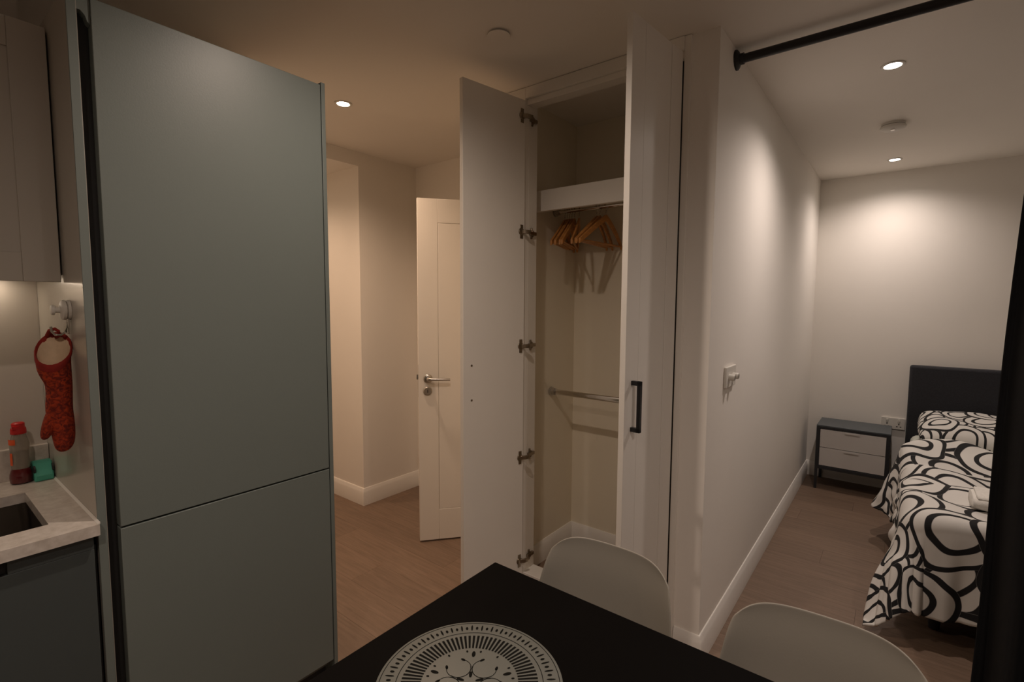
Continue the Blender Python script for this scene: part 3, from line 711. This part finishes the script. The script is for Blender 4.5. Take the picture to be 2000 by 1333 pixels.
# duvet: a flat sheet draped over the mattress, its overhang falling round the edge
TX0, TX1, TY0, TY1 = 0.135, 1.44, 2.74, 4.00
OVL, OVF = 0.48, 0.50
def smooth(a_, b_, x):
    t_ = max(0, min(1, (x - a_) / (b_ - a_))); return t_ * t_ * (3 - 2 * t_)
def drape(u, v):
    # flat sheet coordinates
    sx = TX0 - OVL + (TX1 - TX0 + OVL) * u
    sy = TY0 - OVF + (TY1 - TY0 + OVF) * v
    return sx, sy
def duvet_fn(u, v):
    sx, sy = drape(u, v)
    # trim the hanging length along the side: longer flap near the head, tucked short in the middle
    side = 0.80 + 0.13 * math.exp(-((sy - 3.72) / 0.20) ** 2) - 0.12 * math.exp(-((sy - 3.25) / 0.22) ** 2) + 0.05 * smooth(2.9, 2.6, sy)
    dxo = max(0, TX0 - sx) * side
    dyo = max(0, TY0 - sy) * (0.90 - 0.17 * smooth(0.15, 0.6, sx))
    px_, py_ = max(sx, TX0), max(sy, TY0)
    r = math.hypot(dxo, dyo)
    top = 0.545
    # puffiness and creases on the top
    puff = 0.020 * math.sin(sx * 6.1 + 1.2 * math.sin(sy * 3.7)) * math.sin(sy * 5.3 + .6) + 0.013 * math.sin(sx * 13 + sy * 9) + 0.009 * math.sin(sy * 24 + 2.2 * math.sin(sx * 7))
    ridge = 0.060 * math.exp(-((sy - 3.78 - 0.08 * math.sin(sx * 4)) / 0.12) ** 2) - 0.030 * math.exp(-((sy - 3.52 - 0.08 * math.sin(sx * 4)) / 0.09) ** 2)
    edge = smooth(4.00, 3.92, sy)
    z = 0.497 + (top - 0.497 + puff + ridge) * edge
    if r < 1e-6: return (sx, sy, z)
    dx_, dy_ = dxo / r, dyo / r
    R = 0.085
    arc = R * PI / 2
    if r < arc:
        out = R * math.sin(r / R); drop = R * (1 - math.cos(r / R))
    else:
        q = r - arc
        per = sy if dyo == 0 else (sx * 1.0 + 0.6 + math.atan2(dyo, dxo + 1e-9) * 0.25)
        fold = 0.022 * math.sin(per * 19) + 0.014 * math.sin(per * 43 + 1.0) + 0.006 * math.sin(per * 90)
        amp = smooth(0, 0.30, q)
        if dyo == 0:
            flare = 0.02 + 0.34 * math.exp(-((sy - 3.68) / 0.17) ** 2) + 0.15 * smooth(2.95, 2.70, sy)
            crumple = (0.012 * math.sin(sy * 31 + q * 40) + 0.008 * math.sin(sy * 57 - q * 55)) * smooth(0.0, 0.1, q) * math.exp(-((sy - 3.2) / 0.35) ** 2)
        else:
            flare = 0.15 + 0.46 * dx_ * dy_; crumple = 0
        out = R + q * flare + fold * amp * (0.6 if dyo == 0 else 0.7 - 0.8 * dx_ * dy_) + crumple
        drop = R + q * math.sqrt(max(0.1, 1 - flare * flare))
    zz = z - drop
    if zz < 0.055:
        out += (0.055 - zz) * 0.7; zz = 0.055
    return (px_ - dx_ * out, py_ - dy_ * out, zz)
DV = thing('duvet', 'white duvet printed with black squiggle bands draped over the bed', 'duvet', (0.6, 3.4, 0.5))
mk('cover', B().grid(duvet_fn, 190, 190, uv=lambda u, v: tuple(c_ + 3 for c_ in drape(u, v))), DUVET, DV, smooth_angle=180, solid=0.012)

def pillow_fn(sgn, cx, cy, cz, hx_, hy_, th, tilt):
    def fn(u, v):
        a_, b_ = 2 * u - 1, 2 * v - 1
        k = (max(0, 1 - a_ ** 4) * max(0, 1 - b_ ** 4)) ** 0.45
        px_ = hx_ * a_ * (1 - 0.06 * (1 - a_ * a_) * 0 - 0.05 * b_ * b_)
        py_ = hy_ * b_ * (1 - 0.07 * a_ * a_ * 0 - 0.05 * (1 - a_ * a_) * 0)
        zz = sgn * th * k + 0.006 * math.sin(a_ * 7 + b_ * 3) * k
        return (cx + px_, cy + py_, cz + zz + py_ * tilt)
    return fn
def pillow(cx, cy, cz, label):
    t = thing('pillow', label, 'pillow', (cx, cy, cz - 0.08), group='pillows')
    b = B()
    b.grid(pillow_fn(1, cx, cy, cz, 0.33, 0.22, 0.085, 0.22), 44, 32, uv=lambda u, v: (u * 0.7 + 5.1, v * 0.5 + 2.3))
    b.grid(pillow_fn(-1, cx, cy, cz, 0.33, 0.22, 0.05, 0.22), 44, 32, uv=lambda u, v: (u * 0.7 + 1.1, v * 0.5 + 7.3))
    bmesh.ops.remove_doubles(b.bm, verts=b.bm.verts[:], dist=0.0008)
    mk('pillowcase', b, PILLOW, t, smooth_angle=180)
pillow(0.465, 4.395, 0.585, 'squiggle printed pillow against the headboard above the duvet')

TW = thing('towel', 'folded white towel lying on the duvet', 'towel', (0.40, 2.92, 0.57))
def towel_ring(x, hw, th, cz):
    out = []
    n = 24
    for k in range(n):
        a_ = 2 * PI * k / n
        ca, sa_ = math.cos(a_), math.sin(a_)
        out.append((x, 2.93 + hw * (abs(ca) ** 0.6) * (1 if ca > 0 else -1) + 0.004 * math.sin(x * 60 + k), cz + th * (abs(sa_) ** 0.7) * (1 if sa_ > 0 else -1)))
    return out
tb = B().rings([towel_ring(0.285, 0.06, 0.018, .572), towel_ring(0.29, 0.085, 0.028, .576), towel_ring(0.32, 0.092, 0.031, .577), towel_ring(0.42, 0.095, 0.032, .578), towel_ring(0.50, 0.095, 0.031, .577), towel_ring(0.53, 0.07, 0.022, .574)])
mk('terry_fold', tb, TOWEL, TW, smooth_angle=60)
mk('terry_layer', B().rings([[(x_, y_, z_ + 0.026) for x_, y_, z_ in towel_ring(xx, w_, 0.014, .577)] for xx, w_ in ((0.30, 0.06), (0.305, 0.078), (0.40, 0.085), (0.49, 0.083), (0.51, 0.06))]), TOWEL, TW, smooth_angle=60)

# ------------------------------------------------------------------ dining table, placemat, chairs
TB = thing('dining_table', 'black rectangular dining table at the bottom of the view', 'table', (-0.2, 0.58, 0))
tx0, tx1, ty0, ty1 = -0.803, 0.42, 0.22, 0.957
mk('table_top', B().box(tx0, tx1, ty0, ty1, 0.722, 0.75), TABLE, TB, bevel=0.003)
mk('apron', B().box(tx0 + .049, tx1 - .049, ty0 + .015, ty0 + .035, 0.65, 0.722).box(tx0 + .049, tx1 - .049, ty1 - .035, ty1 - .015, 0.65, 0.722).box(tx0 + .015, tx0 + .035, ty0 + .049, ty1 - .049, 0.65, 0.722).box(tx1 - .035, tx1 - .015, ty0 + .049, ty1 - .049, 0.65, 0.722), TABLE, TB)
for xx in (tx0 + .004, tx1 - .049):
    for yy in (ty0 + .004, ty1 - .049):
        mk('leg', B().box(xx, xx + .045, yy, yy + .045, 0, 0.722), TABLE, TB, bevel=0.003)

PX, PY, PR = -0.570, 0.609, 0.167
PM = thing('placemat', 'round pale placemat with dark ring and leaf print on the black table', 'placemat', (PX, PY, 0.7502))
mk('disc', B().lathe([(PR, 0.7502), (PR, 0.7528), (PR - 0.001, 0.7535)], (PX, PY, 0), 'z', 96), MAT_PLATE, PM)
pz = 0.7539
pr_ = B()
def flat(pts):
    pr_.face([pr_.bm.verts.new((PX + x, PY + y_, pz)) for x, y_ in pts])
def annulus(r0, r1, n=120):
    for i in range(n):
        a0, a1 = 2 * PI * i / n, 2 * PI * (i + 1) / n
        flat([(r0 * math.cos(a0), r0 * math.sin(a0)), (r1 * math.cos(a0), r1 * math.sin(a0)), (r1 * math.cos(a1), r1 * math.sin(a1)), (r0 * math.cos(a1), r0 * math.sin(a1))])
def ell(cx, cy, ra, rb, an, n=12):
    ca, sa_ = math.cos(an), math.sin(an)
    flat([(cx + ra * math.cos(t_) * ca - rb * math.sin(t_) * sa_, cy + ra * math.cos(t_) * sa_ + rb * math.sin(t_) * ca) for t_ in (2 * PI * k / n for k in range(n))])
def stroke(pts, w):
    for (x0, y0), (x1, y1) in zip(pts, pts[1:]):
        L0 = math.hypot(x1 - x0, y1 - y0) or 1
        nx, ny = -(y1 - y0) / L0 * w / 2, (x1 - x0) / L0 * w / 2
        flat([(x0 - nx, y0 - ny), (x1 - nx, y1 - ny), (x1 + nx, y1 + ny), (x0 + nx, y0 + ny)])
annulus(PR - 0.0062, PR - 0.0050); annulus(PR * 0.785, PR * 0.785 + 0.0013)
nd = 88
for i in range(nd):
    a_ = 2 * PI * i / nd
    if i % 2: ell(PR * 0.872 * math.cos(a_), PR * 0.872 * math.sin(a_), 0.0044, 0.0026, a_)
    else: ell(PR * 0.878 * math.cos(a_), PR * 0.878 * math.sin(a_), 0.0085, 0.0019, a_)
ns_ = 84
for i in range(ns_):
    a_ = 2 * PI * i / ns_
    r0, r1, w0, w1 = PR * 0.52, PR * 0.735, 0.0018, 0.0024
    ca, sa_ = math.cos(a_), math.sin(a_)
    flat([(r0 * ca + w0 * sa_, r0 * sa_ - w0 * ca), (r1 * ca + w1 * sa_, r1 * sa_ - w1 * ca), (r1 * ca - w1 * sa_, r1 * sa_ + w1 * ca), (r0 * ca - w0 * sa_, r0 * sa_ + w0 * ca)])
for q in range(5):
    A0 = q * 2 * PI / 5 + 0.95
    for s_ in (1, -1):
        c0x, c0y = 0.040 * math.cos(A0 + s_ * 0.62), 0.040 * math.sin(A0 + s_ * 0.62)
        arc_ = [(c0x + 0.0225 * math.cos(A0 + PI + s_ * (-0.6 + k * 0.27)), c0y + 0.0225 * math.sin(A0 + PI + s_ * (-0.6 + k * 0.27))) for k in range(14)]
        stroke(arc_, 0.0012)
        ex, ey = arc_[-1]
        ell(ex, ey, 0.0052, 0.0026, A0 + s_ * 1.0)
    ell(0.070 * math.cos(A0), 0.070 * math.sin(A0), 0.0080, 0.0036, A0)
    ell(0.018 * math.cos(A0), 0.018 * math.sin(A0), 0.0075, 0.0030, A0)
    for s_, rr_ in ((0.17, 0.078), (-0.17, 0.078), (0.63, 0.079)):
        ell(rr_ * math.cos(A0 + s_), rr_ * math.sin(A0 + s_), 0.0030, 0.0020, A0 + s_)
mk('printed_pattern', pr_, PRINT, PM, smooth_angle=0)

def chair_proto():
    t = thing('dining_chair', 'white moulded plastic shell chair', 'chair', (0, 0, 0))
    # local: seat faces -y, back at +y
    def shell(u, v):
        a_ = 2 * u - 1
        # centre profile (y, z) from seat front to back top
        prof = [(-0.225, 0.415), (-0.205, 0.436), (-0.12, 0.432), (0.0, 0.424), (0.09, 0.430), (0.148, 0.470), (0.176, 0.545), (0.198, 0.64), (0.216, 0.735), (0.228, 0.79), (0.232, 0.815)]
        half = [0.18, 0.195, 0.205, 0.210, 0.210, 0.205, 0.196, 0.184, 0.170, 0.160, 0.153]
        wrap = [0.0, 0.004, 0.012, 0.02, 0.032, 0.05, 0.060, 0.056, 0.048, 0.042, 0.040]
        lift = [-0.006, 0.006, 0.018, 0.028, 0.034, 0.03, 0.012, 0.0, -0.004, -0.018, -0.034]
        f_ = v * (len(prof) - 1); i = min(int(f_), len(prof) - 2); w = f_ - i
        def cub(arr):
            g_ = lambda k: arr[max(0, min(len(arr) - 1, k))]
            p0, p1, p2, p3 = g_(i - 1), g_(i), g_(i + 1), g_(i + 2)
            return 0.5 * (2 * p1 + (p2 - p0) * w + (2 * p0 - 5 * p1 + 4 * p2 - p3) * w * w + (3 * p1 - p0 - 3 * p2 + p3) * w ** 3)
        yy, zz = cub([p_[0] for p_ in prof]), cub([p_[1] for p_ in prof])
        h_, wr, li = cub(half), cub(wrap), cub(lift)
        e = abs(a_) ** 2.6
        return (h_ * a_, yy - wr * e, zz + li * abs(a_) ** (3.2 + 7.0 * max(0, v - 0.6)))
    b = B().grid(shell, 26, 40)
    mk('seat_shell', b, CHAIRP, t, local=True, smooth_angle=180, solid=0.004, subsurf=1)
    mk('seat_bracket', B().box(-0.11, 0.11, -0.11, 0.11, 0.385, 0.408), BLACKM, t, local=True, bevel=0.004)
    for sx in (-1, 1):
        for sy in (-1, 1):
            mk('leg', B().tube([(sx * 0.10, sy * 0.10, 0.40), (sx * 0.215, sy * 0.215, 0.0)], [0.017, 0.011], 14), BEECH, t, local=True)
    mk('brace_wires', B().tube([(-0.14, -0.14, 0.26), (0.115, 0.115, 0.36)], 0.004, 8).tube([(0.14, -0.14, 0.26), (-0.115, 0.115, 0.36)], 0.004, 8), BLACKM, t, local=True)
    return t
CH = chair_proto()
tag(CH, 'white plastic shell chair pushed to the table before the open wardrobe', 'chair', 'white dining chairs')
CH.location = (-0.535, 0.885, 0); CH.rotation_euler = (0, 0, math.radians(2))
c2 = copy_tree(CH)
tag(c2, 'white plastic shell chair pushed to the table nearer the bed', 'chair', 'white dining chairs')
c2.location = (-0.075, 0.885, 0); c2.rotation_euler = (0, 0, math.radians(3))
